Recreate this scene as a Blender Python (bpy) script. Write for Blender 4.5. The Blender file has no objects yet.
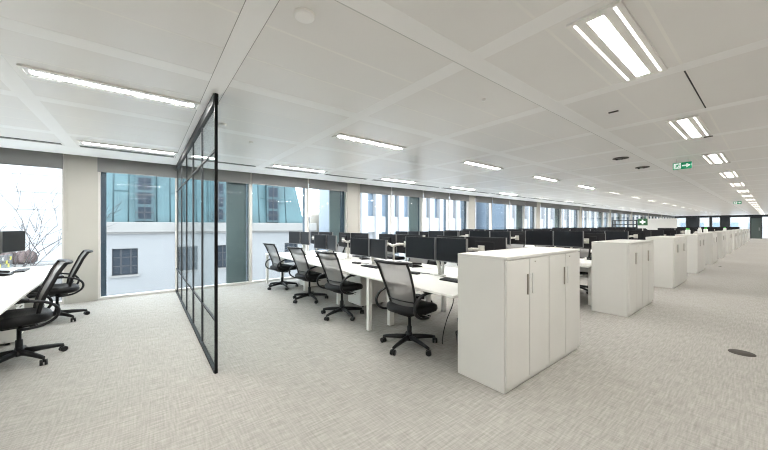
import bpy, bmesh, math, random
from mathutils import Vector, Matrix
random.seed(7)
PI = math.pi
sc = bpy.context.scene
col = sc.collection

# ------------------------------------------------------------ camera
EYE = 1.42
YAW = math.radians(51.9)
cd = bpy.data.cameras.new('camera'); cam = bpy.data.objects.new('camera', cd); col.objects.link(cam)
cam.location = (0, 0, EYE); cam.rotation_euler = (PI/2, 0, YAW)
cd.sensor_width = 36; cd.lens = 305/768*36; cd.shift_y = 1/768; cd.clip_start = .05; cd.clip_end = 400
sc.camera = cam

# ------------------------------------------------------------ world / exposure
w = bpy.data.worlds.new('overcast_sky'); sc.world = w; w.use_nodes = True
nt = w.node_tree; bg = nt.nodes['Background']
bg.inputs[0].default_value = (.93, .965, 1.0, 1); bg.inputs[1].default_value = 7.0
sc.view_settings.view_transform = 'Standard'; sc.view_settings.look = 'None'
sc.view_settings.gamma = 1; sc.view_settings.use_curve_mapping = False
sc.view_settings.exposure = 0.26
sc.cycles.use_denoising = True; sc.cycles.filter_width = 1.1
sc.cycles.max_bounces = 8; sc.cycles.diffuse_bounces = 5; sc.cycles.transparent_max_bounces = 24
sc.cycles.sample_clamp_indirect = 6
DIFF_E = 185.0; AISLE_E = 96.0; FAR_W = {'l': 80, 't': 55}     # brightness of the luminaire diffusers; power of the added far spots

# ------------------------------------------------------------ materials
def mat(name, c, rough=.5, metal=0, spec=.5, emit=None, es=0, bump=0, bscale=60, var=0, vscale=3):
    m = bpy.data.materials.new(name); m.use_nodes = True
    n = m.node_tree.nodes; l = m.node_tree.links; b = n['Principled BSDF']
    b.inputs['Base Color'].default_value = (*c, 1); b.inputs['Roughness'].default_value = rough
    b.inputs['Metallic'].default_value = metal; b.inputs['Specular IOR Level'].default_value = spec
    if emit: b.inputs['Emission Color'].default_value = (*emit, 1); b.inputs['Emission Strength'].default_value = es
    tc = n.new('ShaderNodeTexCoord')
    no = n.new('ShaderNodeTexNoise'); no.inputs['Scale'].default_value = vscale; no.inputs['Detail'].default_value = 4
    l.new(tc.outputs['Object'], no.inputs['Vector'])
    if var or True:
        v = var or .015
        r = n.new('ShaderNodeMapRange'); r.inputs['To Min'].default_value = 1-v; r.inputs['To Max'].default_value = 1+v
        r.inputs['From Min'].default_value = .3; r.inputs['From Max'].default_value = .7
        l.new(no.outputs['Fac'], r.inputs['Value'])
        hs = n.new('ShaderNodeHueSaturation'); hs.inputs['Color'].default_value = (*c, 1)
        l.new(r.outputs[0], hs.inputs['Value']); l.new(hs.outputs[0], b.inputs['Base Color'])
    if bump:
        n2 = n.new('ShaderNodeTexNoise'); n2.inputs['Scale'].default_value = bscale
        l.new(tc.outputs['Object'], n2.inputs['Vector'])
        bp = n.new('ShaderNodeBump'); bp.inputs['Strength'].default_value = bump; bp.inputs['Distance'].default_value = .004
        l.new(n2.outputs['Fac'], bp.inputs['Height']); l.new(bp.outputs[0], b.inputs['Normal'])
    return m

def glass_mat(name, tint, ior=1.45, rough=0.0, veil=0):
    m = bpy.data.materials.new(name); m.use_nodes = True
    n = m.node_tree.nodes; l = m.node_tree.links; n.clear()
    out = n.new('ShaderNodeOutputMaterial'); mx = n.new('ShaderNodeMixShader')
    t = n.new('ShaderNodeBsdfTransparent'); t.inputs[0].default_value = (*tint, 1)
    g = n.new('ShaderNodeBsdfGlossy'); g.inputs['Roughness'].default_value = rough
    f = n.new('ShaderNodeFresnel'); ge = n.new('ShaderNodeNewGeometry'); mi = n.new('ShaderNodeMapRange')
    mi.inputs['To Min'].default_value = ior; mi.inputs['To Max'].default_value = 1/ior
    l.new(ge.outputs['Backfacing'], mi.inputs['Value']); l.new(mi.outputs[0], f.inputs[0])
    l.new(f.outputs[0], mx.inputs[0]); l.new(t.outputs[0], mx.inputs[1]); l.new(g.outputs[0], mx.inputs[2])
    last = mx
    if veil:
        m2 = n.new('ShaderNodeMixShader'); m2.inputs[0].default_value = veil
        d = n.new('ShaderNodeBsdfDiffuse'); d.inputs[0].default_value = (.6, .66, .7, 1)
        l.new(mx.outputs[0], m2.inputs[1]); l.new(d.outputs[0], m2.inputs[2]); last = m2
    l.new(last.outputs[0], out.inputs[0])
    return m

def carpet_mat():
    m = bpy.data.materials.new('woven_carpet'); m.use_nodes = True
    n = m.node_tree.nodes; l = m.node_tree.links; b = n['Principled BSDF']
    b.inputs['Roughness'].default_value = .85; b.inputs['Specular IOR Level'].default_value = .25
    tc = n.new('ShaderNodeTexCoord')
    def streak(sx, sy, rot=0, det=3):
        mp = n.new('ShaderNodeMapping'); mp.inputs['Scale'].default_value = (sx, sy, 1)
        l.new(tc.outputs['Object'], mp.inputs[0])
        no = n.new('ShaderNodeTexNoise'); no.inputs['Scale'].default_value = 1; no.inputs['Detail'].default_value = det
        l.new(mp.outputs[0], no.inputs['Vector']); return no.outputs['Fac']
    def math_(op, a, b_):
        q = n.new('ShaderNodeMath'); q.operation = op
        for i, v in enumerate((a, b_)):
            if isinstance(v, (int, float)): q.inputs[i].default_value = v
            else: l.new(v, q.inputs[i])
        return q.outputs[0]
    a = streak(75, 6); c = streak(7, 80); big = streak(.5, .5, det=2); fine = streak(260, 260)
    s = math_('ADD', math_('MULTIPLY', a, .40), math_('MULTIPLY', c, .30))
    s = math_('ADD', s, math_('MULTIPLY', fine, .20)); s = math_('ADD', s, math_('MULTIPLY', big, .10))
    cr = n.new('ShaderNodeValToRGB'); e = cr.color_ramp.elements
    e[0].position = .27; e[0].color = (.178, .166, .150, 1); e[1].position = .73; e[1].color = (.455, .437, .405, 1)
    l.new(s, cr.inputs[0]); l.new(cr.outputs[0], b.inputs['Base Color'])
    bp = n.new('ShaderNodeBump'); bp.inputs['Strength'].default_value = .3; bp.inputs['Distance'].default_value = .003
    l.new(s, bp.inputs['Height']); l.new(bp.outputs[0], b.inputs['Normal'])
    return m

def ceiling_mat(name, c, rough, spec):
    m = mat(name, c, rough, spec=spec, var=.02, vscale=.7)
    n = m.node_tree.nodes; l = m.node_tree.links; b = n['Principled BSDF']
    tc = n.new('ShaderNodeTexCoord'); no = n.new('ShaderNodeTexNoise'); no.inputs['Scale'].default_value = 2.2; no.inputs['Detail'].default_value = 1
    l.new(tc.outputs['Object'], no.inputs['Vector'])
    bp = n.new('ShaderNodeBump'); bp.inputs['Strength'].default_value = .25; bp.inputs['Distance'].default_value = .01
    l.new(no.outputs['Fac'], bp.inputs['Height']); l.new(bp.outputs[0], b.inputs['Normal'])
    return m

M = dict(
    carpet=carpet_mat(),
    ceil=ceiling_mat('ceiling_panel', (.89, .875, .855), .30, .5),
    rib=ceiling_mat('ceiling_rib', (.985, .98, .97), .38, .4),
    joint=mat('ceiling_joint', (.94, .925, .89), .4),
    seam=mat('ceiling_seam', (.36, .35, .33), .7),
    gap=mat('shadow_gap', (.05, .05, .05), .8),
    white=mat('white_laminate', (.80, .785, .75), .35, spec=.4),
    cab=mat('cabinet_white', (.60, .59, .555), .42, spec=.4),
    wall=mat('painted_wall', (.80, .78, .74), .6),
    colpanel=mat('column_panel', (.47, .455, .415), .5),
    alu=mat('light_aluminium', (.66, .66, .64), .4, metal=.3),
    frame=mat('window_frame', (.63, .61, .58), .45),
    dkframe=mat('dark_window_frame', (.08, .10, .12), .4),
    blind=mat('grey_blind', (.25, .25, .25), .8, bump=.2, bscale=300),
    black=mat('black_plastic', (.010, .010, .011), .45, spec=.25),
    seat=mat('black_seat_fabric', (.009, .009, .010), .55, spec=.25, bump=.3, bscale=400),
    screen=mat('dark_screen', (.006, .007, .009), .3, spec=.18),
    casing=mat('black_casing', (.014, .014, .016), .5, spec=.2),
    silver=mat('silver_bezel', (.22, .22, .22), .4, metal=.5),
    armmetal=mat('pale_arm_metal', (.62, .60, .56), .35, metal=.3),
    blackmetal=mat('black_metal', (.006, .006, .007), .5, spec=.15),
    greymetal=mat('grey_metal', (.045, .048, .052), .6, spec=.15),
    steel=mat('steel', (.5, .5, .5), .3, metal=.9),
    handle=mat('handle_metal', (.27, .25, .21), .35, metal=.7),
    glow=mat('lamp_diffuser', (.9, .9, .88), .5, emit=(1, .985, .95), es=DIFF_E),
    glow_soft=mat('soft_lamp_diffuser', (.9, .9, .88), .5, emit=(1, .96, .86), es=2.0),
    glow_side=mat('side_lamp_diffuser', (.9, .9, .88), .5, emit=(1, .97, .90), es=8.0),
    glow_aisle=mat('aisle_lamp_diffuser', (.9, .9, .88), .5, emit=(1, .985, .95), es=AISLE_E),
    green=mat('sign_green', (.0, .23, .10), .4, emit=(0, .35, .15), es=.25),
    signdark=mat('dark_sign_green', (.015, .10, .03), .5),
    signwhite=mat('sign_white', (.9, .95, .92), .4, emit=(.9, 1, .95), es=.35),
    brightgreen=mat('green_cap', (.05, .55, .05), .4),
    yellow=mat('yellow_note', (.80, .74, .15), .6),
    paper=mat('paper', (.8, .8, .78), .6),
    bluegrey=mat('grey_green_door', (.08, .105, .095), .6),
    floorbox=mat('floor_box_metal', (.075, .068, .06), .8, spec=.1),
    grille=mat('dark_grille', (.10, .09, .08), .7),
    vent=mat('vent_slot', (.07, .07, .07), .7, spec=.1),
    glass=glass_mat('window_glass', (.93, .97, .99), 1.22),
    pglass=glass_mat('partition_glass', (.88, .93, .935), 1.3),
    greenpanel=mat('flat_grey_green', (.15, .18, .175), .25, spec=.3),
    fin=mat('facade_fin', (.06, .085, .11), .25, spec=.6),
    cream=mat('white_render', (.150, .153, .156), .8, var=.03, vscale=.6),
    stone=mat('pale_stone', (.15, .146, .14), .8, var=.06, vscale=.8),
    copper=mat('copper_patina', (.036, .078, .088), .6, var=.22, vscale=.9),
    copperdark=mat('copper_seam', (.017, .042, .05), .6),
    extglass=mat('outside_window_glass', (.016, .022, .03), .3, spec=.12),
    extblue=mat('outside_blue_glass', (.12, .155, .195), .3, spec=.25),
    officewhite=mat('office_white', (.27, .275, .285), .7),
    farstone=mat('far_pale_stone', (.21, .215, .22), .8),
    towerwhite=mat('bright_render', (.34, .345, .35), .8, var=.05, vscale=.25),
    tank=mat('tank_beige', (.20, .18, .15), .7),
    street=mat('street', (.40, .40, .40), .9),  # kept pale so the unseen ground reflects sky light upward
    bark=mat('bark', (.035, .03, .03), .9),
    hedge=mat('brown_hedge', (.09, .065, .062), .9, var=.3, vscale=6),
)
def mesh_fabric():
    m = bpy.data.materials.new('grey_mesh_fabric'); m.use_nodes = True
    n = m.node_tree.nodes; l = m.node_tree.links; n.clear()
    o = n.new('ShaderNodeOutputMaterial'); mx = n.new('ShaderNodeMixShader'); mx.inputs[0].default_value = .76
    t = n.new('ShaderNodeBsdfTransparent'); d = n.new('ShaderNodeBsdfPrincipled')
    d.inputs['Base Color'].default_value = (.22, .21, .205, 1); d.inputs['Roughness'].default_value = .55
    l.new(t.outputs[0], mx.inputs[1]); l.new(d.outputs[0], mx.inputs[2]); l.new(mx.outputs[0], o.inputs[0])
    return m
M['mesh'] = mesh_fabric()

# ------------------------------------------------------------ mesh helpers
class MB:
    def __init__(s): s.bm = bmesh.new(); s.mi = 0
    def _mat(s, faces):
        for f in faces: f.material_index = s.mi
    def box(s, x0, y0, z0, x1, y1, z1, bev=0, seg=2, mtx=None):
        t = bmesh.new(); bmesh.ops.create_cube(t, size=1)
        for v in t.verts: v.co = Vector(((x0+x1)/2+v.co.x*(x1-x0), (y0+y1)/2+v.co.y*(y1-y0), (z0+z1)/2+v.co.z*(z1-z0)))
        if bev: bmesh.ops.bevel(t, geom=list(t.edges), offset=bev, segments=seg, affect='EDGES', profile=.5)
        s.merge(t, mtx); return s
    def merge(s, t, mtx=None):
        vm = {}
        for v in t.verts: vm[v] = s.bm.verts.new(mtx @ v.co if mtx else v.co)
        for f in t.faces:
            try: nf = s.bm.faces.new([vm[v] for v in f.verts]); nf.material_index = s.mi; nf.smooth = f.smooth
            except ValueError: pass
        t.free()
    def prism(s, pts, axis, a, b):     # pts 2D outline, extruded along axis ('x','y','z') from a to b
        def P(p, q): return {'x': (q, p[0], p[1]), 'y': (p[0], q, p[1]), 'z': (p[0], p[1], q)}[axis]
        va = [s.bm.verts.new(P(p, a)) for p in pts]; vb = [s.bm.verts.new(P(p, b)) for p in pts]
        n = len(pts); fs = [s.bm.faces.new(va), s.bm.faces.new(vb[::-1])]
        for i in range(n): fs.append(s.bm.faces.new([va[i], vb[i], vb[(i+1) % n], va[(i+1) % n]]))
        s._mat(fs); return s
    def tube(s, pts, r, seg=8, flat=None, closed=False):   # r number or list ; flat=(a,b) scales on the local axes
        pts = [Vector(p) for p in pts]; n = len(pts); rs = r if isinstance(r, (list, tuple)) else [r]*n
        rings = []; up = None
        for i, p in enumerate(pts):
            if closed: d = (pts[(i+1) % n]-pts[i-1]).normalized()
            else: d = (pts[min(i+1, n-1)]-pts[max(i-1, 0)]).normalized()
            if up is None:
                up = Vector((1, 0, 0)) if abs(d.x) < .9 else Vector((0, 0, 1))
            sd = d.cross(up).normalized(); up = sd.cross(d).normalized()
            a, b = flat or (1, 1)
            rings.append([s.bm.verts.new(p + (sd*math.cos(2*PI*k/seg)*a + up*math.sin(2*PI*k/seg)*b)*rs[i]) for k in range(seg)])
        fs = []
        for i in range(n if closed else n-1):
            A, B = rings[i], rings[(i+1) % n]
            for k in range(seg): fs.append(s.bm.faces.new([A[k], A[(k+1) % seg], B[(k+1) % seg], B[k]]))
        for f in fs: f.smooth = True
        if not closed: fs += [s.bm.faces.new(rings[0][::-1]), s.bm.faces.new(rings[-1])]
        s._mat(fs); return s
    def lathe(s, prof, seg=20, c=(0, 0, 0), mtx=None):       # prof [(r,z)...]
        rings = []
        for r, z in prof:
            ring = []
            for k in range(seg):
                v = Vector((c[0]+r*math.cos(2*PI*k/seg), c[1]+r*math.sin(2*PI*k/seg), c[2]+z))
                ring.append(s.bm.verts.new(mtx @ v if mtx else v))
            rings.append(ring)
        fs = []
        for A, B in zip(rings, rings[1:]):
            for k in range(seg): f = s.bm.faces.new([A[k], A[(k+1) % seg], B[(k+1) % seg], B[k]]); f.smooth = True; fs.append(f)
        fs += [s.bm.faces.new(rings[0][::-1]), s.bm.faces.new(rings[-1])]
        s._mat(fs); return s
    def build(s, name, m, parent=None, loc=None, rz=0):
        me = bpy.data.meshes.new(name); bmesh.ops.recalc_face_normals(s.bm, faces=s.bm.faces[:]); s.bm.to_mesh(me); s.bm.free()
        for q in (m if isinstance(m, (list, tuple)) else [m]): me.materials.append(M[q])
        o = bpy.data.objects.new(name, me); col.objects.link(o)
        if parent: o.parent = parent
        if loc: o.location = loc
        if rz: o.rotation_euler.z = rz
        return o

def tag(o, label=None, cat=None, group=None, kind=None):
    if label: o['label'] = label
    if cat: o['category'] = cat
    if group: o['group'] = group
    if kind: o['kind'] = kind
    return o
def empty(name, loc=(0, 0, 0), rz=0):
    o = bpy.data.objects.new(name, None); o.empty_display_size = .1; col.objects.link(o); o.location = loc; o.rotation_euler.z = rz; return o
def struct(o): o['kind'] = 'structure'; return o
KIDS = {}
def copy_tree(o, parent=None):
    c = o.copy(); col.objects.link(c)
    if parent: c.parent = parent
    if o.name not in KIDS: KIDS[o.name] = list(o.children)
    for ch in KIDS[o.name]: copy_tree(ch, c)
    return c
ORD = ['first', 'second', 'third', 'fourth', 'fifth', 'sixth', 'seventh', 'eighth', 'ninth', 'tenth', 'eleventh', 'twelfth', 'thirteenth', 'fourteenth', 'fifteenth', 'sixteenth', 'seventeenth', 'eighteenth', 'nineteenth', 'twentieth']

# ------------------------------------------------------------ room shell
XW, XR, Y0, Y1, H = -8.0, 3.2, -5.0, 54.5, 2.70
struct(MB().box(XW-.3, Y0-.1, -.2, XR+.1, Y1+.1, 0).build('floor', 'carpet'))
struct(MB().box(-7.74, Y0, H, XR+.1, Y1+.1, H+.12).build('ceiling', 'ceil'))
struct(MB().box(XW-.3, Y0, H+.32, -7.6, Y1, H+.44).box(-7.76, Y0, H+.12, -7.6, Y1, H+.32).build('ceiling_recess', 'gap'))
struct(MB().box(XR, Y0, 0, XR+.1, Y1, H).build('wall_right', 'wall'))
struct(MB().box(XW, Y0-.1, 0, XR, Y0, H+.2).build('wall_back', 'wall'))
YS = [.525+1.445*k for k in range(-4, 38)]
XS = [-1.45+1.545*k for k in range(-3, 4)]
XS = [x for x in XS if x < XR]
a = MB()
for x in XS: a.box(x-.08, Y0, H-.0012, x+.08, Y1, H+.01)
a.box(-7.74, Y0, H-.0012, -6.98, Y1, H+.01)
struct(a.build('trim_1', 'rib'))
b = MB()
for y in YS:
    b.box(-6.97, y-.075, H-.0010, XR, y+.075, H+.01)
struct(b.build('trim_2', 'rib'))
j = MB()
for xa in XS[:-1]+[-7.63]:
    for t in (1, 2):
        x = xa+.08+t*(1.385/3)
        if x > -7.0: j.box(x-.009, Y0, H-.0007, x+.009, Y1, H+.01)
struct(j.build('trim_3', 'joint'))
g = MB()
g.box(-.455, 3.50, H-.003, -.445, 4.78, H+.01)          # an open joint
struct(g.build('trim_4', 'gap')); g = MB()
for x in (-1.53,): g.box(x-.0015, Y0, H-.0018, x+.0015, Y1, H)
for y in (.45, .60): g.box(-6.97, y-.002, H-.0017, -1.53, y+.002, H)
struct(g.build('trim_5', 'seam'))
bb = MB().box(XR-.02, Y0, 0, XR, Y1, .1)
struct(bb.build('baseboard_right', 'white'))

# ------------------------------------------------------------ window wall: columns and bays
CP = 5.985; CY = [-.93+CP*k for k in range(-1, 10)]
for k, y in enumerate(CY):
    c = MB().box(XW-.35, y-.22, -.02, XW+.03, y+.22, H+.30)
    c.box(XW-.02, y-.225, 0, XW+.045, y-.19, H+.3).box(XW-.02, y+.19, 0, XW+.045, y+.225, H+.3)
    struct(c.build('wall_pier', 'colpanel')); 
n = 0
ypane = {}
for k in range(len(CY)):
    ya = CY[k]+.22; yb = CY[k+1]-.22 if k+1 < len(CY) else Y1
    mull = [CY[k]+1.5+1.495*q for q in range(3)]
    mull = [m_ for m_ in mull if m_ < yb-.2]
    n += 1
    root = struct(empty('window_%d' % n, (XW, (ya+yb)/2, 0)))
    yo = (ya+yb)/2
    f = MB()
    edges = [ya] + mull + [yb]
    f.box(-.09, ya-yo, 0, .03, yb-yo, .045).box(-.09, ya-yo, 2.62, 0, yb-yo, 3.0)
    f.box(-.09, ya-yo, 0, .02, ya-yo+.035, 2.7).box(-.09, yb-yo-.035, 0, .02, yb-yo, 2.7)
    f.build('window_frame', 'frame', root)
    for m_ in mull:
        MB().box(-.10, m_-yo-.035, 0, .02, m_-yo+.035, 3.0).build('mullion', 'frame', root)
    MB().box(-.055, ya-yo+.03, .04, -.045, yb-yo-.03, 2.65).build('glass_pane', 'glass', root)
    # outside fins, blue grey, one beside each frame
    fb = MB()
    for i, e_ in enumerate(edges):
        if k == 0 and i == len(edges)-1: continue
        yy = e_-yo
        if i == 0: fb.box(-.20, yy+.02, -.3, -.10, yy+.11, 3.0)
        elif i == len(edges)-1: fb.box(-.24, yy-.16, -.3, -.10, yy-.03, 3.0)
        else: fb.box(-.22, yy-.045, -.3, -.10, yy-.015, 3.0)
    fb.build('facade_fin', 'fin', root)
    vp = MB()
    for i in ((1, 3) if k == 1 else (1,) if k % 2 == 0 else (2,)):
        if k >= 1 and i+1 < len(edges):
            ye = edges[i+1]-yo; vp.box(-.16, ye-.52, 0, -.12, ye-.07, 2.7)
    if k >= 1: vp.build('grey_green_strip', 'greenpanel', root)  # opaque grey-green strips just outside some panes
    for i in range(len(edges)-1):
        p0, p1 = edges[i]+.02, edges[i+1]-.02
        if i == 0: p0 -= .02
        if p1 < -4.5: continue
        bl = MB().box(0, p0, 2.47, .008, p1, 2.98).build('fabric', 'blind')
        r = empty('roller_blind', (XW+.06, 0, 0)); bl.parent = r
        MB().box(-.006, p0, 2.455, .014, p1, 2.475).build('bottom_bar', 'silver', r)
        q = ['first', 'second', 'third', 'fourth'][i]
        tag(r, 'grey roller blind over the %s pane of the %s window bay from the left' % (q, ORD[max(k, 0)]), 'blind', 'roller blinds along the window wall')

# ------------------------------------------------------------ end wall
def xe(px, Y=Y1):
    t = (px-384)/305; s_, c_ = math.sin(YAW), math.cos(YAW)
    return Y*(-s_+c_*t)/(c_+s_*t)
opens = [(xe(676), xe(686)), (xe(699.5), xe(709.5)), (xe(712), xe(720)), (xe(730), xe(750)), (xe(762), 2.9)]
wb = MB(); xs = [XW] + [v for o in opens for v in o] + [XR]
for i in range(0, len(xs), 2): wb.box(xs[i], Y1, 0, xs[i+1], Y1+.15, H)
for o in opens: wb.box(o[0], Y1, 2.45, o[1], Y1+.15, H)
struct(wb.build('wall_end', 'greymetal'))
for o in opens:
    n += 1
    r = struct(empty('window_%d' % n, ((o[0]+o[1])/2, Y1, 0))); hw = (o[1]-o[0])/2
    MB().box(-hw, .05, .0, hw, .06, 2.45).build('glass_pane', 'glass', r)
    fr = MB().box(-hw, 0, 0, hw, .1, .08).box(-hw, 0, 1.25, hw, .1, 1.31)
    q = max(1, int(round(2*hw/1.3)))
    for i in range(q+1):
        x = -hw+i*2*hw/q; fr.box(x-.03, 0, 0, x+.03, .1, 2.45)
    fr.build('window_frame', 'frame', r)
x0, x1 = xe(751), xe(761)
d = struct(empty('door_1', ((x0+x1)/2, Y1-.06, 0)))
MB().box(x0-(x0+x1)/2, 0, 0, x1-(x0+x1)/2, .05, 2.3, bev=.01).build('door_leaf', 'bluegrey', d)
MB().box(x1-(x0+x1)/2-.15, -.05, .9, x1-(x0+x1)/2-.11, 0, 1.25).build('door_handle', 'steel', d)

# ------------------------------------------------------------ outside
def tagx(o, l, c): return tag(o, l, c)
struct(MB().box(-160, -80, -4.4, XW-.4, 200, -4.2).build('raised_bounce_ground', 'street'))  # unseen ground, raised to bounce sky light onto the ceiling
# white building with the copper mansard
r = empty('mansard_building', (-20, 0, -12)); z = 12
m1 = MB()
wins = [(-1.27, -.28), (3.31, 4.3), (7.3, 8.2)]
ylo, yhi = -2.6, 9.4
m1.box(-8, ylo, 0, -.25, yhi, z+1.1)
prev = ylo
for a_, b_ in wins:
    m1.box(-.25, prev, 0, 0, a_, z+1.1); m1.box(-.25, a_, z+.29, 0, b_, z+1.1); m1.box(-.25, a_, 0, 0, b_, z-1.03); prev = b_
m1.box(-.25, prev, 0, 0, yhi, z+1.1)
m1.build('facade', 'cream', r)
MB().box(-8, ylo, z+1.1, .22, yhi+.1, z+1.62, bev=.03).box(0, ylo, z+1.02, .1, yhi, z+1.1).build('cornice', 'stone', r)
# mansard: slightly leaning back, with a raked right end
zt = z+6.2
def yr(zz): return 8.72-(zz-z-1.62)*.20
mm = MB()
pts = lambda x, zz, dy: None
A = [(-.15, ylo, z+1.62), (-.15, yr(z+1.62), z+1.62), (-.75, yr(zt), zt), (-.75, ylo, zt)]
B = [(-7.5, ylo, z+1.62), (-7.5, yr(z+1.62), z+1.62), (-7, yr(zt), zt), (-7, ylo, zt)]
va = [mm.bm.verts.new(p) for p in A]; vb = [mm.bm.verts.new(p) for p in B]
mm.bm.faces.new(va); mm.bm.faces.new(vb[::-1])
for i in range(4): mm.bm.faces.new([va[i], vb[i], vb[(i+1) % 4], va[(i+1) % 4]])
roof = mm.build('copper_roof', 'copper', r)
sm = MB(); y = ylo+.2
while y < 8.6:
    if y < yr(zt)-.05: sm.tube([(-.14, y, z+1.62), (-.74, y, zt)], .028, 5)
    y += .58
for k_, (zz) in enumerate((z+2.9, z+4.3)):
    t = (zz-z-1.62)/(zt-z-1.62); xx = -.14-.6*t
    yy = ylo+.2
    while yy < 8.0:
        sm.box(xx-.02, yy, zz+(.3 if int(yy*3) % 2 else 0), xx+.012, yy+.58, zz+.03+(.3 if int(yy*3) % 2 else 0)); yy += 1.16
sm.build('roof_seam', 'copperdark', roof)
for a_, b_ in ((-.39, .38), (6.15, 6.95), (3.0, 3.75)):
    dm = MB().box(-1.0, a_, z+1.66, -.02, b_, z+4.9).build('dormer', 'copperdark', r)
    dg = MB()
    for q in range(4): dg.box(-.06, a_+.12, z+1.8+q*.75, .0, b_-.12, z+2.4+q*.75)
    dg.build('dormer_window', 'extglass', dm)
    MB().box(-.05, (a_+b_)/2-.02, z+1.7, .02, (a_+b_)/2+.02, z+4.8).box(-.05, a_, z+3.0, .02, b_, z+3.06).box(-.05, a_, z+2.1, .02, b_, z+2.16).build('dormer_bar', 'greymetal', dm)
for a_, b_ in wins:
    wf = MB().box(-.20, a_, z-1.03, -.16, b_, z+.29).build('window_glass', 'extglass', r)
    wq = MB()
    for t in (0, .33, .72, 1): yy = a_+(b_-a_)*t; wq.box(-.17, yy-.025, z-1.03, -.12, yy+.025, z+.29)
    for t in (0, .33, .66, 1): zz = z-1.03+1.32*t; wq.box(-.17, a_, zz-.02, -.12, b_, zz+.02)
    wq.build('glazing_bar', 'greymetal', wf)
    MB().box(-.1, a_-.08, z-1.13, .08, b_+.08, z-1.03).build('window_sill', 'stone', r)
tag(r, 'white building across the street with pale ledge and turquoise copper mansard roof', 'building')
# plant building with tank
r = empty('rooftop_plant_block', (-34, 18, -12))
MB().box(-6, -6.5, 0, 0, 4.6, 12.9).build('facade', 'cream', r)
MB().box(-5, -3.9, 12.9, -1, 4.5, 14.6).build('upper_block', 'cream', r)
MB().box(-4, 1.3, 14.6, -1.5, 3.8, 17.6).build('plant_screen', 'cream', r)
wq = MB()
for yy in (-4.6, -3.1, -1.2): wq.box(-.05, yy, 10.2, .03, yy+.7, 11.6)
wq.build('window', 'extglass', r)
MB().tube([(-1, -3.9, 14.6), (-1, -3.9, 15.6), (-1, 4.4, 15.6), (-1, 4.4, 14.6)], .04, 5).build('railing', 'greymetal', r)
tag(r, 'white rooftop plant block seen between the copper roof and the first pier', 'building')
r = empty('rooftop_tank', (-30.5, 15.0, -.1))
MB().lathe([(1.05, 0), (1.05, 2.6), (.95, 2.75), (.2, 2.9)], 28).build('tank_body', 'tank', r)
MB().lathe([(.08, 2.8), (.08, 3.6)], 8, (.3, .2, 0)).lathe([(.08, 2.8), (.08, 3.4)], 8, (-.3, .4, 0)).build('pipe', 'greymetal', r)
MB().box(-1, -1, -3, 1, 1, 0).build('plinth', 'cream', r)
tag(r, 'round beige tank on the white roof behind the copper roof', 'tank')
# long white office block with piers
def office(x, ya, yb, top, pitch, name, label, pier=.34, seedv=1):
    r = empty(name, (x, ya, -12)); rnd = random.Random(seedv); L = yb-ya
    g_ = MB().box(-6, 0, 0, -.35, L, top+12).build('glass_wall', 'extblue', r)
    sp = MB(); zz = 12-9.3
    while zz < top+12: sp.box(-.36, 0, zz, -.05, L, zz+1.35); zz += 3.4
    sp.box(-.4, 0, top+11.4, .1, L, top+12.2)
    sp.build('spandrel', 'officewhite', r)
    yy = 0
    pm = MB(); i = 0
    while yy <= L:
        pm.box(-.4, yy-pier/2, 0, .12, yy+pier/2, top+12); yy += pitch*(1 if i % 3 else .8); i += 1
    tag(pm.build('pier', 'officewhite', r), 'row of tall white piers')['kind'] = 'stuff'
    rows = MB(); yy = .3
    while yy < L-1.2:
        if rnd.random() < .45:
            zz = rnd.choice([12-2.3, 12+1.1, 12+4.5]); rows.box(-.37, yy, zz-1.2, -.33, yy+.9, zz)
        yy += pitch
    rows.build('drawn_blind', 'officewhite', r)
    tag(r, label, 'building'); return r
office(-21, 13.2, 30, 9.5, 1.45, 'office_building', 'white office block with tall piers across the street beyond the first pier', .62)
office(-17.5, 31, 62, 13, 1.45, 'office_building', 'taller white office block with close piers seen through the far windows', .5, 4)
r = empty('white_tower_block', (-38, -16, -12))
MB().box(-6, -14, 0, 0, 11.2, 22).build('facade', 'towerwhite', r)
jm = MB()
for q in range(9): jm.box(0, -14, 9+q*1.45, .06, 11.2, 9.04+q*1.45)
jm.build('ledge', 'officewhite', r)
tag(r, 'bright white building with thin horizontal ledges outside the leftmost window', 'building')
r = empty('end_street_building', (-12, 66, -4.2))
MB().box(-20, 0, 0, 40, 6, 18).build('facade', 'farstone', r)
wq = MB()
for q in range(34):
    for zz in (1.2, 4.4, 7.6, 10.8): wq.box(-19+q*1.7, -.05, zz, -18.2+q*1.7, .03, zz+1.7)
wq.build('window_glass', 'extblue', r)
tag(r, 'pale building seen through the windows at the far end of the office', 'building')
# hedge roof terrace band
h_ = MB()
rr = random.Random(3)
for q in range(130):
    yy = -24+q*.15; hh = .55+rr.random()*.2
    h_.lathe([(.05, 0), (.17, .12), (.19, hh*.6), (.1, hh), (.02, hh+.08)], 7, (rr.uniform(-.2, .2), yy, 0))
tag(h_.build('hedge', 'hedge', loc=(-24, 0, -.55)), 'reddish brown hedge on the terrace wall outside the leftmost window', 'hedge')
tag(MB().box(-.4, -26, -12, .4, -1.6, 0).box(-.5, -26, 0, .5, -1.6, .08).build('terrace_wall', 'stone', loc=(-24, 0, -.65)), 'pale terrace wall below the brown hedge outside', 'wall')

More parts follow.
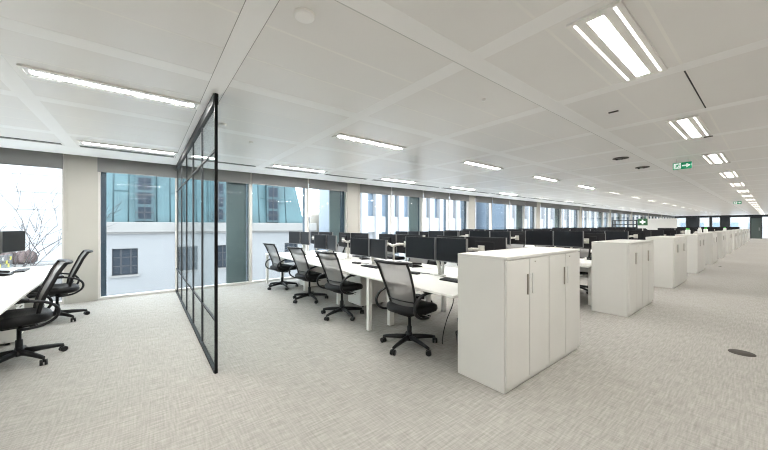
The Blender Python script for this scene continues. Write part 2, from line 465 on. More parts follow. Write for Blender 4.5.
def tree(name, loc, hgt, seedv, label):
    rnd = random.Random(seedv); root = empty(name, loc)
    t = MB(); tw = MB()
    def br(p, d, L, r, dep, mb):
        r = max(r, .007)
        pts = [p]; q = p.copy(); dd = d.copy()
        for i in range(4):
            dd = (dd + Vector((rnd.uniform(-.16, .16), rnd.uniform(-.16, .16), rnd.uniform(-.04, .10)))).normalized()
            q = q + dd*L/4; pts.append(q.copy())
        mb.tube(pts, [r, r*.9, r*.8, r*.68, r*.55], 5)
        if dep == 0: return
        for k in range(3 if dep > 1 else 4):
            base = pts[rnd.choice([2, 3, 4])]
            nd = (dd + Vector((rnd.uniform(-.9, .9), rnd.uniform(-.9, .9), rnd.uniform(-.1, .6)))).normalized()
            br(base.copy(), nd, L*rnd.uniform(.55, .8), r*.55, dep-1, tw)
    br(Vector((0, 0, 0)), Vector((.02, .05, 1)), hgt*.42, .06, 0, t)
    top = Vector((0, 0, hgt*.36))
    for k in range(4):
        an = k*PI/2+.5; br(top.copy(), Vector((math.cos(an)*.6, math.sin(an)*.6, .9)).normalized(), hgt*.30, .026, 3, tw)
    t.build('trunk', 'bark', root); tw.build('branches', 'bark', root)
    return tag(root, label, 'tree', 'bare trees outside the window')
tree('bare_tree', (-15.5, -3.9, -4.2), 7.6, 11, 'bare branching tree outside the leftmost window, nearer the white pier')
tree('bare_tree', (-19.5, -7.6, -4.2), 7.2, 5, 'bare thin tree outside the leftmost window, beside the monitor')

# ------------------------------------------------------------ ceiling luminaires
def make_linear(face='glow'):
    r = empty('linear_ceiling_light')
    L = 1.14
    f = MB()
    for s_ in (-1, 1): f.box(s_*.095-.009, -L/2-.05, -.0135, s_*.095+.009, L/2+.05, 0)
    for s_ in (-1, 1): f.box(-.1, s_*(L/2+.045)-.01, -.0135, .1, s_*(L/2+.045)+.01, 0)
    f.build('frame', 'joint', r)
    MB().box(-.086, -L/2-.04, -.011, .086, L/2+.04, -.007).build('reflector', 'alu', r)
    MB().box(-.032, -L/2, -.0125, .032, L/2, -.010).build('diffuser', face, r)
    return r
def make_triple(face='glow_aisle'):
    r = empty('recessed_ceiling_light'); L = 1.10
    f = MB()
    for s_ in (-1, 1): f.box(s_*.135-.008, -L/2-.06, -.0135, s_*.135+.008, L/2+.06, 0)
    for s_ in (-1, 1): f.box(-.14, s_*(L/2+.055)-.008, -.0135, .14, s_*(L/2+.055)+.008, 0)
    f.build('frame', 'joint', r)
    MB().box(-.128, -L/2-.05, -.012, .128, L/2+.05, -.007).build('reflector', 'joint', r)
    MB().box(-.042, -L/2, -.0125, .042, L/2, -.010).build('diffuser', face, r)
    for s_ in (-1, 1): MB().box(s_*.105-.007, -L/2-.03, -.0125, s_*.105+.007, L/2+.03, -.010).build('side_diffuser', 'glow_side', r)
    return r
PROTO = {('t', 0): make_triple(), ('l', 0): make_linear(), ('t', 1): make_triple('glow_soft'), ('l', 1): make_linear('glow_soft')}
first = {k: True for k in PROTO}
def place_light(kind, x, y, label, group):
    far = 1 if y > 12 else 0
    src = PROTO[(kind, far)]
    if first[(kind, far)]: o = src; first[(kind, far)] = False
    else: o = copy_tree(src)
    o.location = (x, y, H-.003); tag(o, label, 'light', group)
    if far:      # added spot below the fixture gives the light its dimmed diffuser lacks
        ld = bpy.data.lights.new('added_far_spot', 'SPOT'); ld.energy = FAR_W[kind]; ld.spot_size = math.radians(165); ld.spot_blend = .9
        ld.shadow_soft_size = .0; ld.color = (1, .985, .95)
        lo = bpy.data.objects.new('added_far_spot', ld); col.objects.link(lo); lo.parent = o; lo.location = (0, 0, -.03)
LY = [-.17+2.89*k for k in range(0, 19)]
for k, y in enumerate(LY):
    if k >= 1: place_light('t', -.67, y, 'three-strip recessed ceiling light over the aisle, %s from the camera' % ORD[k-1], 'three-strip lights over the aisle')
    place_light('l', -3.77, y, 'slim linear ceiling light %s' % ('left of the glass partition, the larger and brighter one' if k == 0 else 'over the benches, %s beyond the glass partition' % ORD[k-1]), 'slim lights over the benches')
    place_light('l', -6.48, y, 'slim linear ceiling light %s' % ('beside the window vents left of the glass partition' if k == 0 else 'in the row by the windows, %s beyond the glass partition' % ORD[k-1]), 'slim lights beside the windows')
for k, y in enumerate([-3.06, -.17]+[2.72+5.78*q for q in range(9)]):  # lamp row out of view, added to lift the room's light
    place_light('t', 1.9, y, 'added unseen three-strip ceiling light by the right wall, %s from the camera end' % ORD[k], 'added unseen lights by the right wall')
place_light('l', -3.77, -3.06, 'slim linear ceiling light behind the camera', 'lights behind the camera')
place_light('t', -.67, -.17, 'three-strip recessed ceiling light above the camera', 'lights above the camera')

# slot air vents by the windows
vs = MB()
vs.box(-.05, -.62, -.004, .05, .62, 0)
v0 = vs.build('slot_air_vent', 'vent')
MB().box(-.019, -.62, -.0045, -.014, .62, 0).box(.014, -.62, -.0045, .019, .62, 0).build('vent_blade', 'joint', v0)
KIDS[v0.name] = list(v0.children)
for k in range(17):
    y = (YS[2]+YS[3])/2+1.445*k
    o = v0 if k == 0 else copy_tree(v0)
    o.location = (-6.84, y, H-.002)
    tag(o, 'dark slot air vent by the windows, %s from the left photo edge' % ORD[k], 'vent', 'slot vents along the windows')
# round detectors
def disc(x, y, r_, label, name='smoke_detector', mats=('rib', 'joint')):
    o = empty(name, (x, y, H-.001))
    MB().lathe([(r_*1.08, 0), (r_*1.08, -.006), (r_, -.008)], 28).build('rim', mats[1], o)
    MB().lathe([(r_, -.002), (r_, -.016), (r_*.9, -.020), (.01, -.021)], 28).build('cover', mats[0], o)
    tag(o, label, 'detector', 'round ceiling covers')
disc(-1.75, .76, .058, 'round white ceiling cover nearest the camera, right of the wide ceiling rib')
disc(-4.26, .77, .045, 'small round white ceiling cover just right of the glass partition post')
disc(-4.9, 1.27, .03, 'tiny round ceiling cover right of the glass partition, farther of the two')
disc(-1.8, 2.69, .02, 'tiny round ceiling cover in the panel over the front bench')
def slit(x, y, label, L=.09):
    tag(MB().box(-L/2, -.012, -.011, L/2, .012, 0, bev=.002).build('ceiling_sensor', 'grille', loc=(x, y, H)), label, 'sensor', 'small dark slits in the ceiling')
slit(-1.1, 4.12, 'thin dark slit in the ceiling left of the second aisle light')
slit(-.57, 6.33, 'thin dark slit in the ceiling beyond the second aisle light')
slit(-.57, 9.2, 'thin dark slit in the ceiling beyond the third aisle light')
for (x, y, l_) in ((-1.77, 7.05, 'dark ceiling fitting with hanging bits left of the exit sign, nearer one'), (-1.75, 8.5, 'dark ceiling fitting with hanging bits left of the exit sign, farther one')):
    o = empty('ceiling_speaker', (x, y, H))
    MB().lathe([(.12, -.001), (.125, -.012), (.09, -.016)], 24).build('ring', 'grille', o)
    q = MB()
    for i in range(4): q.box(-.075+i*.042, -.015, -.032+.010*(i % 2), -.045+i*.042, .015, -.012, bev=.003)
    q.box(-.09, -.02, -.02, .09, .02, -.012)
    q.build('bracket', 'black', o)
    tag(o, l_, 'ceiling fitting', 'dark ceiling fittings')

# hanging exit signs
def exit_sign(x, y, label):
    r = empty('exit_sign', (x, y, 2.56))
    W, Hh = .26, .125
    MB().box(-W/2, -.012, -Hh/2, W/2, .012, Hh/2, bev=.002).build('sign_panel', 'green', r)
    a_ = MB().prism([(.0, -.012), (.06, -.012), (.06, -.04), (.115, 0), (.06, .04), (.06, .012), (.0, .012)], 'y', -.0145, -.0125).build('arrow', 'signwhite', r)
    d_ = MB().box(-.115, -.0145, -.05, -.015, -.0125, .05).build('pictogram_field', 'signwhite', r)
    p = MB()
    def limb(pts, t_=.006): p.tube([(x_, -.0150, z_) for x_, z_ in pts], t_, 6, flat=None)
    p.lathe([(.009, -.001), (.009, .001)], 12, mtx=Matrix.Translation((-.052, -.0155, .036)) @ Matrix.Rotation(PI/2, 4, 'X'))
    limb([(-.060, .022), (-.072, -.008)], .009); limb([(-.060, .02), (-.040, .010), (-.030, .018)]); limb([(-.062, .018), (-.084, .014), (-.09, 0)])
    limb([(-.072, -.008), (-.052, -.018), (-.056, -.042)]); limb([(-.073, -.01), (-.084, -.028), (-.105, -.030)])
    p.build('running_figure', 'green', d_)
    for s_ in (-1, 1): MB().tube([(s_*.08, 0, Hh/2), (s_*.08, 0, H-2.56)], .003, 6).build('hanging_rod', 'alu', r)
    tag(r, label, 'sign', 'green exit signs over the aisle')
exit_sign(-1.06, 8.0, 'green hanging exit sign with running figure and white arrow, nearer one')
exit_sign(-1.07, 22.8, 'green hanging exit sign far down the aisle, smaller one')

# ------------------------------------------------------------ glass partition
r = empty('glass_partition', (-3.31, .54, 0))
PX = [0, -.88, -1.74, -2.60, -3.46, -4.33]
MB().box(-.008, -.014, 0, .008, .014, H-.002, bev=.002).build('end_post', 'blackmetal', r)
MB().box(-4.66, -.022, H-.10, -.008, .022, H-.002).build('head_rail', 'greymetal', r)
MB().box(-4.66, -.018, 0, -.012, .018, .03).build('floor_rail', 'blackmetal', r)
for x in PX[1:]: MB().box(x-.007, -.012, .05, x+.007, .012, H-.09).build('upright', 'greymetal', r)
MB().box(-4.67, -.025, .05, -4.63, .025, H-.09).build('wall_post', 'frame', r)
for hz in (.505, 2.155):
    for i in range(len(PX)):
        xb = PX[i+1] if i+1 < len(PX) else -4.63
        MB().box(xb+.016, -.010, hz-.010, PX[i]-.016 - (.014 if i == 0 else 0), .010, hz+.010).build('cross_rail', 'greymetal', r)
for i in range(len(PX)):
    xb = PX[i+1] if i+1 < len(PX) else -4.63
    MB().box(xb+.016, -.003, .03, PX[i]-.016, .003, H-.09).build('glass_panel', 'pglass', r)
tag(r, 'black framed glass partition standing at right angles to the windows', 'partition')

# ------------------------------------------------------------ storage cabinets
def make_cabinet_row(simple=False):
    """one double-door cupboard, .78 long, doors facing +x; origin at the near outer floor corner"""
    r = empty('storage_cabinet')
    D, L, Hc = .51, .78, 1.156
    c = MB().box(-D, 0, .0, -.022, L, Hc-.025, bev=.003)
    c.build('body', 'cab', r)
    MB().box(-D, 0, Hc-.025, 0, L, Hc, bev=.003).build('top', 'cab', r)
    for k in (0, 1):
        d_ = MB().box(-.019, k*L/2+.004, .05, 0, (k+1)*L/2-.004, Hc-.032, bev=.002).build('door', 'cab', r)
        if not simple:
            y = L/2 + (-.045 if k == 0 else .045)
            MB().box(0, y-.006, .80, .012, y+.006, .985, bev=.002).build('handle', 'handle' if k == 0 else 'alu', d_)
            if k == 1: MB().lathe([(.006, 0), (.006, .005)], 10, mtx=Matrix.Translation((0, L/2+.1, 1.09)) @ Matrix.Rotation(PI/2, 4, 'Y')).build('lock', 'handle', d_)
    MB().box(-D+.02, .005, 0, -.03, L-.005, .05).build('plinth', 'cab', r)
    return r
cabp, cabs = make_cabinet_row(), None
XC, YC, DY = -1.375, 2.385, 3.53
NB = 13
fc = True
for k in range(NB):
    for h2 in (0, 1):
        o = cabp if fc else copy_tree(cabp); fc = False
        o.location = (XC, YC+DY*k+.785*h2, 0)
        tag(o, 'white two-door cupboard ending the %s desk bench, %s of the two' % (ORD[k], 'nearer' if h2 == 0 else 'farther'), 'cabinet', 'cupboards along the aisle')

# ------------------------------------------------------------ desk benches
XA = -1.92; DW = 1.475; DD = .78
def make_bench(nd=4, simple=False):
    r = empty('bench_desk')
    L = nd*DW
    for i in range(nd):
        for s_ in (0, 1):
            y0 = 0 if s_ == 0 else 1.60-DD
            MB().box(-(i+1)*DW+.002, y0, .715, -i*DW-.002, y0+DD, .74, bev=.003, seg=1).build('desktop', 'white', r)
    for i in range(nd+1):
        x = min(-.03, max(-i*DW, -L+.03))
        for y in ((.04, 1.56) if i in (1, nd) else ()): MB().box(x-.027, y-.027, 0, x+.027, y+.027, .715, bev=.004, seg=1).build('leg', 'white', r)
        if i == 0: x = -.10
        if not simple:
            MB().box(x-.03, .38, 0, x+.03, .46, .69).build('inner_leg', 'white', r)
            MB().box(x-.03, 1.14, 0, x+.03, 1.22, .69).build('inner_leg', 'white', r)
    MB().box(-L+.05, .50, .67, -.05, .54, .714).box(-L+.05, 1.06, .67, -.05, 1.10, .714).build('beam', 'white', r)
    MB().box(-L+.05, .58, .56, -.05, 1.02, .60).box(-L+.05, .58, .60, -.05, .60, .66).box(-L+.05, 1.0, .60, -.05, 1.02, .66).build('cable_tray', 'alu', r)
    return r
bench = make_bench()
for k in range(NB):
    o = bench if k == 0 else copy_tree(bench)
    o.location = (XA, YC-.02+DY*k, 0)
    tag(o, 'long white double-sided desk bench, %s from the camera behind the aisle cupboards' % ORD[k], 'desk', 'white desk benches')

# ------------------------------------------------------------ chairs
def make_chair():
    r = empty('office_chair')
    # seat cushion
    me = MB(); t = bmesh.new(); NX, NY = 10, 10
    def surf(u, v, top):
        # superellipse plan
        a_ = 2*PI*u; e = .62
        cx = math.copysign(abs(math.cos(a_))**e, math.cos(a_)); cy = math.copysign(abs(math.sin(a_))**e, math.sin(a_))
        return cx, cy
    rings = []
    for (sc_, z_) in ((.05, .405), (.80, .405), (.95, .42), (1.0, .45), (.98, .482), (.87, .50), (.45, .494), (.05, .492)):
        ring = []
        for k in range(28):
            cx, cy = surf(k/28, 0, 0)
            y = .03+cy*.25*sc_; x = cx*.255*sc_*(1-.08*(cy < 0))
            zz = z_ - (.03*max(0, (y-.12)/.15)**2) + (.012*(cx*sc_)**2 if z_ > .45 else 0)
            ring.append(t.verts.new((x, y, zz)))
        rings.append(ring)
    for A, B in zip(rings, rings[1:]):
        for k in range(28): f = t.faces.new([A[k], A[(k+1) % 28], B[(k+1) % 28], B[k]]); f.smooth = True
    t.faces.new(rings[0][::-1]); t.faces.new(rings[-1])
    me.merge(t); me.build('seat', 'seat', r)
    # backrest mesh : height parameter s 0..1
    def back(u, s_):    # u -1..1
        wd = .155+.068*s_**.9+.012*math.sin(PI*s_)
        y = -.110-.155*s_+.045*math.sin(PI*s_*1.1)*(1-s_) - .05*max(0, s_-.86)/.14*.5
        y -= .035*(1-u*u)*.8
        return Vector((u*wd, y, .43+.565*s_))
    b_ = bmesh.new(); g_ = [[b_.verts.new(back(-1+2*i/10, j_/16)) for i in range(11)] for j_ in range(17)]
    for j_ in range(16):
        for i in range(10): f = b_.faces.new([g_[j_][i], g_[j_][i+1], g_[j_+1][i+1], g_[j_+1][i]]); f.smooth = True
    q = MB(); q.merge(b_); q.build('backrest', 'mesh', r)
    fr = MB()
    for s_ in (-1, 1):
        pts = [back(s_, j_/12) for j_ in range(13)]
        pts = [Vector((s_*.11, -.09, .415))]+pts
        fr.tube(pts, [.018]+[.017]*13, 8, flat=(1.1, .8))
    fr.tube([back(u, 0) for u in (-1, -.5, 0, .5, 1)], .016, 8)
    fr.tube([back(u, .22)+Vector((0, -.01, 0)) for u in (-1, -.5, 0, .5, 1)], .007, 6)
    fr.build('back_frame', 'black', r)
    tb = MB().tube([back(u, 1)+Vector((0, -.008-.012*(1-u*u), .004)) for u in (-1.12, -.95, -.5, 0, .5, .95, 1.12)], [.012, .021, .024, .024, .024, .021, .012], 8, flat=(1.2, .75))
    tb.build('top_rail', 'black', r)
    for s_ in (-1, 1):
        x = s_*.27
        pts = [(s_*.14, .0, .385), (s_*.22, -.01, .385), (x, -.02, .39), (x+s_*.01, -.13, .405), (x+s_*.012, -.215, .46), (x+s_*.012, -.235, .54), (x+s_*.01, -.18, .615), (x, -.06, .655), (x, .06, .655)]
        sm_ = []
        for i in range(len(pts)-1):
            p0 = Vector(pts[max(i-1, 0)]); p1 = Vector(pts[i]); p2 = Vector(pts[i+1]); p3 = Vector(pts[min(i+2, len(pts)-1)])
            for tt in (0, .33, .66): sm_.append(.5*((2*p1)+(p2-p0)*tt+(2*p0-5*p1+4*p2-p3)*tt*tt+(3*p1-p0-3*p2+p3)*tt**3))
        sm_.append(Vector(pts[-1]))
        ar = MB().tube(sm_, .0165, 8, flat=(1.2, .8)).build('armrest', 'black', r)
        MB().box(x-.042, -.05, .660, x+.042, .20, .686, bev=.011).build('arm_pad', 'seat', ar)
    MB().box(-.09, -.10, .365, .09, .12, .405, bev=.015).tube([(.06, .05, .39), (.24, .07, .385)], .006, 6).build('mechanism', 'black', r)
    MB().lathe([(.026, .10), (.026, .23), (.017, .235), (.017, .37)], 14).build('gas_cylinder', 'black', r)
    bs = MB().lathe([(.05, .075), (.055, .10), (.035, .125), (.028, .16)], 16)
    for k in range(5):
        a_ = 2*PI*k/5+math.radians(63)
        p = lambda d_, z_: (math.cos(a_)*d_, math.sin(a_)*d_, z_)
        bs.tube([p(.03, .105), (p(.15, .098)), p(.26, .082), p(.305, .074)], [.030, .025, .020, .015], 8, flat=(1.1, .8))
    bs.build('star_base', 'black', r)
    for k in range(5):
        a_ = 2*PI*k/5+math.radians(63); c_ = MB()
        cx, cy = math.cos(a_)*.305, math.sin(a_)*.305; tdir = a_+1.2+k*.7
        for s_ in (-1, 1):
            mt = Matrix.Translation((cx, cy, .029)) @ Matrix.Rotation(tdir, 4, 'Z') @ Matrix.Translation((0, s_*.016, 0)) @ Matrix.Rotation(PI/2, 4, 'X')
            c_.lathe([(.024, -.011), (.029, -.009), (.029, .009), (.024, .011)], 16, mtx=mt)
        c_.tube([(cx, cy, .03), (cx, cy, .072)], .009, 6)
        c_.build('caster', 'black', r)
    return r
ch0 = make_chair(); used = [False]
def chair(x, y, rz, label, group='black mesh-back office chairs'):
    o = copy_tree(ch0) if used[0] else ch0
    used[0] = True
    o.location = (x, y, 0); o.rotation_euler.z = rz; o.scale = (1.08, 1.08, 1.02)
    return tag(o, label, 'chair', group)
chair(-2.66, 2.47, .09, 'black mesh-back office chair nearest the white cupboards, at the front bench')
chair(-4.22, 2.46, .13, 'black mesh-back office chair at the front bench, second from the cupboards')
chair(-5.50, 2.49, .12, 'black mesh-back office chair at the front bench, third from the cupboards')
chair(-6.98, 2.49, .12, 'black mesh-back office chair at the front bench, the one nearest the windows')
FARLAB = ['nearest the aisle', 'second from the aisle', 'third from the aisle', 'nearest the windows']
rc = random.Random(21)
for k in range(0, 4):
    for s_ in (0, 1):
        if k == 0 and s_ == 0: continue
        for i in range(4):
            x = XA-DW*(i+.5)+rc.uniform(-.12, .12)
            y = YC+DY*k + (.04 if s_ == 0 else 1.56) + rc.uniform(-.05, .05)
            chair(x, y, (0 if s_ == 0 else PI)+rc.uniform(-.3, .3), 'black mesh-back chair, %s side of the %s bench, %s from the aisle' % ('near' if s_ == 0 else 'far', ORD[k], ORD[i]))

# ------------------------------------------------------------ monitors and arms
def make_monitor():
    r = empty('monitor'); W, Hm = .545, .31
    MB().box(-W/2, -.010, -Hm/2, W/2, .022, Hm/2, bev=.004).build('casing', 'casing', r)
    MB().box(-W/2+.008, -.0125, -Hm/2+.014, W/2-.008, -.0095, Hm/2-.008).build('screen', 'screen', r)
    MB().box(-W/2, -.0115, -Hm/2-.003, W/2, .012, -Hm/2+.006).box(W/2-.004, -.0115, -Hm/2, W/2+.003, .018, Hm/2).box(-W/2-.003, -.0115, -Hm/2, -W/2+.004, .018, Hm/2).build('bezel', 'silver', r)
    MB().box(-.13, .022, -.09, .13, .038, .10, bev=.008).build('back_cover', 'casing', r)
    return r
def far_monitor():
    a_ = MB(); W, Hm = .545, .325
    a_.box(-W/2, -.010, -Hm/2, W/2, .022, Hm/2); a_.box(-.13, .022, -.09, .13, .038, .10)
    a_.mi = 1; a_.box(-W/2, -.0115, -Hm/2-.003, W/2, .012, -Hm/2+.006)
    return a_.build('monitor', ['casing', 'silver'])
def make_arm():
    r = empty('monitor_mount')
    MB().box(-.05, -.045, 0, .05, .045, .012, bev=.003).lathe([(.022, .012), (.022, .09)], 14).build('base_clamp', 'armmetal', r)
    MB().lathe([(.016, .05), (.016, .33), (.012, .335)], 14).build('post', 'armmetal', r)
    for s_ in (-1, 1):
        ar = MB().tube([(0, 0, .30), (s_*.10, .02, .33), (s_*.16, .015, .34)], .021, 8).tube([(s_*.16, .015, .34), (s_*.25, -.02, .34)], .018, 8)
        ar.build('arm_link', 'armmetal', r)
        MB().box(s_*.255-.045, -.052, .295, s_*.255+.045, -.035, .385, bev=.004).build('mount_plate', 'armmetal', r)
    return r
def make_front_arm():       # gas-spring arm leaning up from the desk clamp
    r = empty('monitor_mount')
    MB().box(-.06, -.05, 0, .07, .045, .014, bev=.003).lathe([(.026, .012), (.026, .07)], 14).build('base_clamp', 'armmetal', r)
    MB().tube([(.0, 0, .05), (-.02, .0, .13), (-.07, -.01, .26)], [.024, .022, .020], 8, flat=(1.3, .8)).tube([(-.07, -.01, .26), (-.15, .0, .33), (-.255, -.02, .34)], .018, 8).build('arm_link', 'armmetal', r)
    MB().tube([(.045, 0, .03), (.05, .01, .12), (.01, .0, .27)], [.022, .020, .018], 8, flat=(1.3, .8)).tube([(.01, 0, .27), (.12, .01, .33), (.255, -.02, .34)], .018, 8).build('arm_link', 'alu', r)
    for s_ in (-1, 1): MB().box(s_*.255-.045, -.052, .295, s_*.255+.045, -.035, .385, bev=.004).build('mount_plate', 'armmetal', r)
    return r
def far_mount():
    a_ = MB().box(-.05, -.045, 0, .05, .045, .012).lathe([(.016, .012), (.016, .33)], 8)
    for s_ in (-1, 1): a_.tube([(0, 0, .30), (s_*.16, .015, .34), (s_*.25, -.02, .34)], .02, 6).box(s_*.255-.045, -.052, .295, s_*.255+.045, -.035, .385)
    return a_.build('monitor_mount', 'armmetal')
mon0, monf, arm0, arm1, arm2 = make_monitor(), far_monitor(), make_arm(), make_front_arm(), far_mount()
um = {'b': False, 'c': False, 'm': False, 'f': False, 'a': False}
def get(key, src):
    if um[key]: return copy_tree(src)
    um[key] = True; return src
SEAT = [q+' seat from the aisle' for q in ORD[:4]]
OLD = ['at the seat nearest the aisle', 'at the second seat from the aisle', 'at the third seat from the aisle', 'at the seat nearest the windows']
rm = random.Random(5)
for k in range(NB):
    for s_ in (0, 1):
        for i in range(4):
            seen_near = k < 3
            dzk = 0
            xc = XA-DW*(i+.5)-.17*(1 if s_ == 0 else -1)*1.0
            if k == 0 and s_ == 0: xc = [-2.81, -4.36, -5.95, -7.36][i]; dzk = [-.01, -.08, -.05, 0][i]
            if k: xc += rm.uniform(-.08, .08)
            xc = min(xc, -2.54)
            yc = YC+DY*k+(.79-.10 if s_ == 0 else .79+.24)
            zc = .96+.162+dzk+(rm.choice([0, .02, .05, -.03]) if k else 0)
            if k == 1 and s_ == 0 and i == 0: zc = 1.165
            rz = (0 if s_ == 0 else PI)+(rm.uniform(-.10, .10) if k else [.0, .0, -.03, .08][i] if s_ == 0 else rm.uniform(-.06, .06))
            side = 'near' if s_ == 0 else 'far'
            ca, sa = math.cos(rz), math.sin(rz)
            if True:
                a_ = get('b', arm1) if (k == 0 and s_ == 0) else get('a', arm0) if k < 4 else get('c', arm2); a_.location = (xc, yc+ (.10 if s_ == 0 else -.10), .741); a_.rotation_euler.z = rz
                a_.scale.z = (zc-.741)/.34
                tag(a_, 'pale twin monitor mount, %s side of the %s bench, %s' % (side, ORD[k], SEAT[i]), 'monitor mount', 'twin monitor arms on the benches')
            for h2 in (-1, 1):
                o = get('m', mon0) if seen_near else get('f', monf)
                ang = .13 if h2 > 0 else -.06
                lx, ly = h2*.277, -.005
                o.location = (xc+lx*ca-ly*sa, yc+lx*sa+ly*ca, zc)
                o.rotation_euler.z = rz - ang
                lr = h2 if s_ == 0 else -h2
                tag(o, '%s-hand black monitor, %s side of the %s bench, %s' % ('left' if lr < 0 else 'right', side, ORD[k], SEAT[i]), 'monitor', 'monitors on the desk benches')

# ------------------------------------------------------------ things on and under the desks
def make_keyboard():
    r = empty('keyboard')
    MB().box(-.21, -.065, 0, .21, .065, .016, bev=.004).build('body', 'black', r)
    kk = MB()
    for a_ in range(14):
        for b_ in range(5): kk.box(-.200+a_*.0288, -.056+b_*.0228, .016, -.200+a_*.0288+.024, -.056+b_*.0228+.018, .021)
    kk.build('keys', 'casing', r)['kind'] = 'stuff'
    return r
def make_phone():
    r = empty('desk_phone')
    MB().prism([(-.09, 0), (.09, 0), (.09, .055), (-.09, .02)], 'x', -.09, .09).build('body', 'black', r)
    MB().box(-.085, -.08, .045, -.035, .09, .075, bev=.012, mtx=Matrix.Rotation(.12, 4, 'X')).build('handset', 'casing', r)
    return r
def make_dock():
    r = empty('docking_station')
    MB().box(-.08, -.04, 0, .08, .04, .028, bev=.006).build('body', 'black', r)
    MB().tube([(0, .04, .012), (.03, .08, .01), (.10, .10, .005), (.16, .16, .005)], .0035, 6).build('cable', 'black', r)
    return r
kb, ph, dk = make_keyboard(), make_phone(), make_dock()
uu = dict(k=False, p=False, d=False)
def put(key, src, x, y, z_, rz, label, cat, group):
    o = copy_tree(src) if uu[key] else src
    uu[key] = True
    o.location = (x, y, z_); o.rotation_euler.z = rz; return tag(o, label, cat, group)
for i in range(4):
    xc = [-2.84, -4.36, -5.86, -7.30][i]
    put('k', kb, xc+.26 if i else xc+.46, YC+.60 if i == 0 else YC+.56, .7405, .05, 'black keyboard, near side of the first bench, %s' % SEAT[i], 'keyboard', 'keyboards on the benches')
    put('d', dk, xc-.30 if i == 0 else xc-.28, YC+.62, .7405, .2, 'small black dock beside the monitor mount, first bench, %s' % SEAT[i], 'dock', 'docks on the benches')
for k in range(2):
    for i in range(4):
        xc = XA-DW*(i+.5)
        put('p', ph, xc+.45, YC+DY*k+1.16, .7405, PI-.3, 'black desk phone, far side of the %s bench, %s' % (ORD[k], SEAT[i]), 'phone', 'desk phones')
        put('k', kb, xc, YC+DY*k+1.32, .7405, PI, 'black keyboard, far side of the %s bench, %s' % (ORD[k], SEAT[i]), 'keyboard', 'keyboards on the benches')
        if k: put('k', kb, xc, YC+DY*k+.30, .7405, 0, 'black keyboard, near side of the %s bench, %s' % (ORD[k], SEAT[i]), 'keyboard', 'keyboards on the benches')
# arm feet cables
def cable(name, pts, label, r_=.005, m='black'):
    P = [Vector(p) for p in pts]; out = []
    for i in range(len(P)-1):
        p0, p1, p2, p3 = P[max(i-1, 0)], P[i], P[i+1], P[min(i+2, len(P)-1)]
        for q in range(6):
            t = q/6; out.append(.5*((2*p1)+(p2-p0)*t+(2*p0-5*p1+4*p2-p3)*t*t+(3*p1-p0-3*p2+p3)*t**3))
    out.append(P[-1])
    return tag(MB().tube(out, r_, 6).build(name, m), label, 'cable')
cable('power_cable', [(-2.36, 2.90, .66), (-2.36, 2.90, .5), (-2.42, 2.86, .3), (-2.46, 2.84, .12), (-2.44, 2.80, .006)], 'thin black cable hanging under the front bench beside the cupboards')
cable('desk_cable', [(-2.70, 3.10, .7455), (-2.66, 3.10, .745), (-2.62, 3.12, .745), (-2.5, 3.14, .745), (-2.42, 3.16, .745)], 'thin black cable lying below the twin monitors nearest the cupboards', .003)
# pedestals
def make_ped():
    r = empty('pedestal_drawers')
    MB().box(-.21, -.28, .03, .21, .26, .552, bev=.004).build('body', 'white', r)
    for z0, z1 in ((.05, .24), (.25, .44), (.45, .545)):
        d_ = MB().box(-.205, -.295, z0, .205, -.28, z1, bev=.003).build('drawer', 'white', r)
        MB().box(-.05, -.305, z1-.03, .05, -.295, z1-.02).build('handle', 'handle', d_)
    for x in (-.16, .16):
        for y in (-.22, .2): MB().lathe([(.02, 0), (.02, .03)], 10, (x, y, 0)).build('caster', 'black', r)
    return r
pd = make_ped(); pl = [(-4.60, YC+.84, 'white under-desk drawer pedestal at the front bench, nearer the cupboards'), (-6.75, YC+.80, 'white under-desk drawer pedestal at the front bench, nearer the windows'), (-3.10, YC+DY+.84, 'white under-desk drawer pedestal under the second bench')]
for i, (x, y, l_) in enumerate(pl):
    o = pd if i == 0 else copy_tree(pd); o.location = (x, y, 0); tag(o, l_, 'drawers', 'white pedestals under the benches')
# black bin / bag near the cupboards
r = empty('waste_bin', (-2.22, 2.98, 0))
MB().lathe([(.10, 0), (.115, .02), (.13, .14), (.137, .16), (.125, .16), (.11, .03)], 24).build('bucket', 'black', r)
tag(r, 'round black bin on the floor under the front bench beside the cupboards', 'bin')

# ------------------------------------------------------------ left bench behind the partition
LB = empty('bench_desk', (-3.2, -.868, 0), math.radians(3.1))
for i in range(3):
    MB().box(-(i+1)*1.5+.002, -.80, .715, -i*1.5-.002, 0, .74, bev=.003).build('desktop', 'white', LB)
    MB().box(-(i+1)*1.5+.002, -1.66, .715, -i*1.5-.002, -.86, .74, bev=.003).build('desktop', 'white', LB)
for x in (-.06, -1.5, -3.0, -4.44):
    lg = MB().box(x-.03, -.52, .0, x+.03, -.44, .66).box(x-.03, -1.62, 0, x+.03, -1.56, .715).box(x-.03, -1.56, .66, x+.03, -.1, .715)
    lg.build('leg', 'white', LB)
MB().box(-4.4, -.86, .56, -.1, -.80, .66).build('cable_tray', 'alu', LB)
tag(LB, 'white desk bench on the left, in front of the window behind the glass partition', 'desk')
for (x, y, l_) in ((-5.80, -1.52, 'white pedestal under the left bench, nearer the near chair'), (-7.1, -1.52, 'white pedestal under the left bench, beside the window')):
    o = copy_tree(pd); o.location = (x, y, 0); o.rotation_euler.z = PI+.05; tag(o, l_, 'drawers', 'white pedestals under the benches')
chair(-4.84, -1.03, PI+.25, 'black mesh-back office chair at the left bench, the nearer and larger one')
chair(-6.66, -1.04, PI+.2, 'black mesh-back office chair at the left bench, the one beside the white pier')
r2 = copy_tree(mon0); r2.location = (-7.02, -1.55, 1.19); r2.rotation_euler.z = PI-.2; tag(r2, 'black monitor on the left bench in front of the bright window', 'monitor', 'monitors on the left bench')
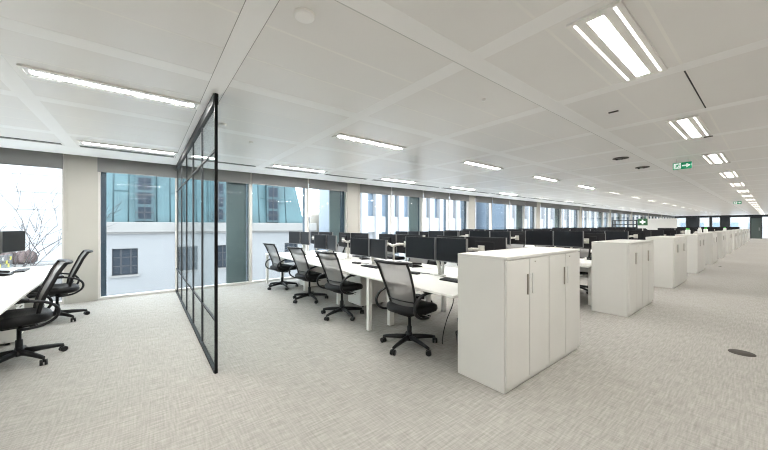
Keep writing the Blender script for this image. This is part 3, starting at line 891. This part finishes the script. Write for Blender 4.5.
r2 = copy_tree(mon0); r2.location = (-6.62, -1.70, 1.17); r2.rotation_euler.z = PI-.2; tag(r2, 'black monitor at the very left edge of the photo, cut by the frame', 'monitor', 'monitors on the left bench')
a_ = copy_tree(arm0); a_.location = (-6.88, -1.72, .741); a_.rotation_euler.z = PI-.35; a_.scale = (1, 1, 1.22); tag(a_, 'pale metal monitor mount on the left bench', 'monitor mount')
r = empty('desk_screen', (-7.42, -1.74, .741))
MB().box(-.40, -.005, .0, .40, .005, .22).build('clear_panel', 'pglass', r)
for i, (x, z_) in enumerate([(-.30, .15), (-.12, .10), (.04, .16), (.18, .07), (-.2, .04), (.29, .13)]):
    MB().box(x-.035, .0055, z_-.025, x+.035, .008, z_+.03).build('sticky_note', 'yellow' if i % 3 != 2 else 'paper', r)
tag(r, 'clear desk screen with yellow notes below the left monitor', 'desk screen')
put('p', ph, -6.55, -1.55, .7405, PI, 'black desk phone on the left bench by the photo edge', 'phone', 'desk phones')
put('k', kb, -7.00, -1.47, .7405, PI+.05, 'black keyboard on the left bench in front of the monitor', 'keyboard', 'keyboards on the benches')

# ------------------------------------------------------------ floor box, items down the aisle
r = empty('floor_box', (-.215, 5.25, 0))
MB().lathe([(.105, 0), (.105, .004), (.1, .006)], 32).build('ring', 'floorbox', r)
MB().lathe([(.094, .001), (.094, .007), (.01, .008)], 32).build('lid', 'floorbox', r)
tag(r, 'dark round floor box lid set in the aisle carpet', 'floor box')
tag(MB().lathe([(.04, 0), (.04, .006), (.01, .007)], 20).build('floor_socket', 'floorbox', loc=(-1.15, 15.9, 0)), 'small dark floor dot by the cupboards far down the aisle', 'floor box')

def bottle(x, y, label, cap='brightgreen'):
    r = empty('bottle', (x, y, 1.157))
    MB().lathe([(.055, 0), (.06, .01), (.06, .13), (.035, .15)], 16).build('body', 'paper', r)
    MB().lathe([(.04, .15), (.04, .19), (.03, .2)], 14).build('cap', cap, r)
    tag(r, label, 'bottle', 'bottles standing on the cupboards')
bottle(-1.64, YC+DY*3+.35, 'white bottle with bright green cap on the fourth pair of cupboards')
bottle(-1.62, YC+DY*4+.7, 'white bottle with bright green cap on the fifth pair of cupboards, right one')
bottle(-1.74, YC+DY*4+.3, 'plain white bottle on the fifth pair of cupboards', 'paper')
bottle(-1.60, YC+DY*6+1.0, 'white bottle with bright green cap on the seventh pair of cupboards')
# green square sign on the fourth bench
r = empty('safety_sign', (-2.72, 13.25, .741))
MB().box(-.13, -.012, .70, .13, .012, .93, bev=.003).build('sign_panel', 'signdark', r)
MB().box(-.075, -.015, .795, .075, -.0125, .835).box(-.02, -.015, .74, .02, -.0125, .89).build('cross', 'signwhite', r)
MB().box(-.13, -.010, .60, .13, .010, .70).build('card', 'paper', r)
MB().box(-.10, -.06, 0, .10, .06, .012).box(-.012, -.008, .012, .012, .008, .60).build('stand', 'armmetal', r)
tag(r, 'green square sign with white cross standing above the monitors', 'sign')
r = empty('open_shelf', (-3.80, 15.6, 0))
for x in (-.42, .38):
    for y in (0, .32): MB().box(x, y, 0, x+.04, y+.04, 1.67).build('upright', 'greymetal', r)
for z_ in (.3, .75, 1.2, 1.46, 1.63): MB().box(-.42, 0, z_, .42, .36, z_+.035).build('shelf', 'greymetal', r)
tag(r, 'grey open metal shelf unit behind the monitors, left of the green square sign', 'shelf')
r = empty('mobile_whiteboard', (-3.33, 19.6, 0))
MB().box(-.56, -.015, .75, .56, .015, 1.78, bev=.006).build('board', 'paper', r)
for x in (-.5, .5): MB().tube([(x, 0, .75), (x, 0, .06)], .018, 8).tube([(x, -.28, .04), (x, .28, .04)], .018, 8).build('leg', 'alu', r)
tag(r, 'white mobile whiteboard standing behind the monitors right of the green sign', 'whiteboard')
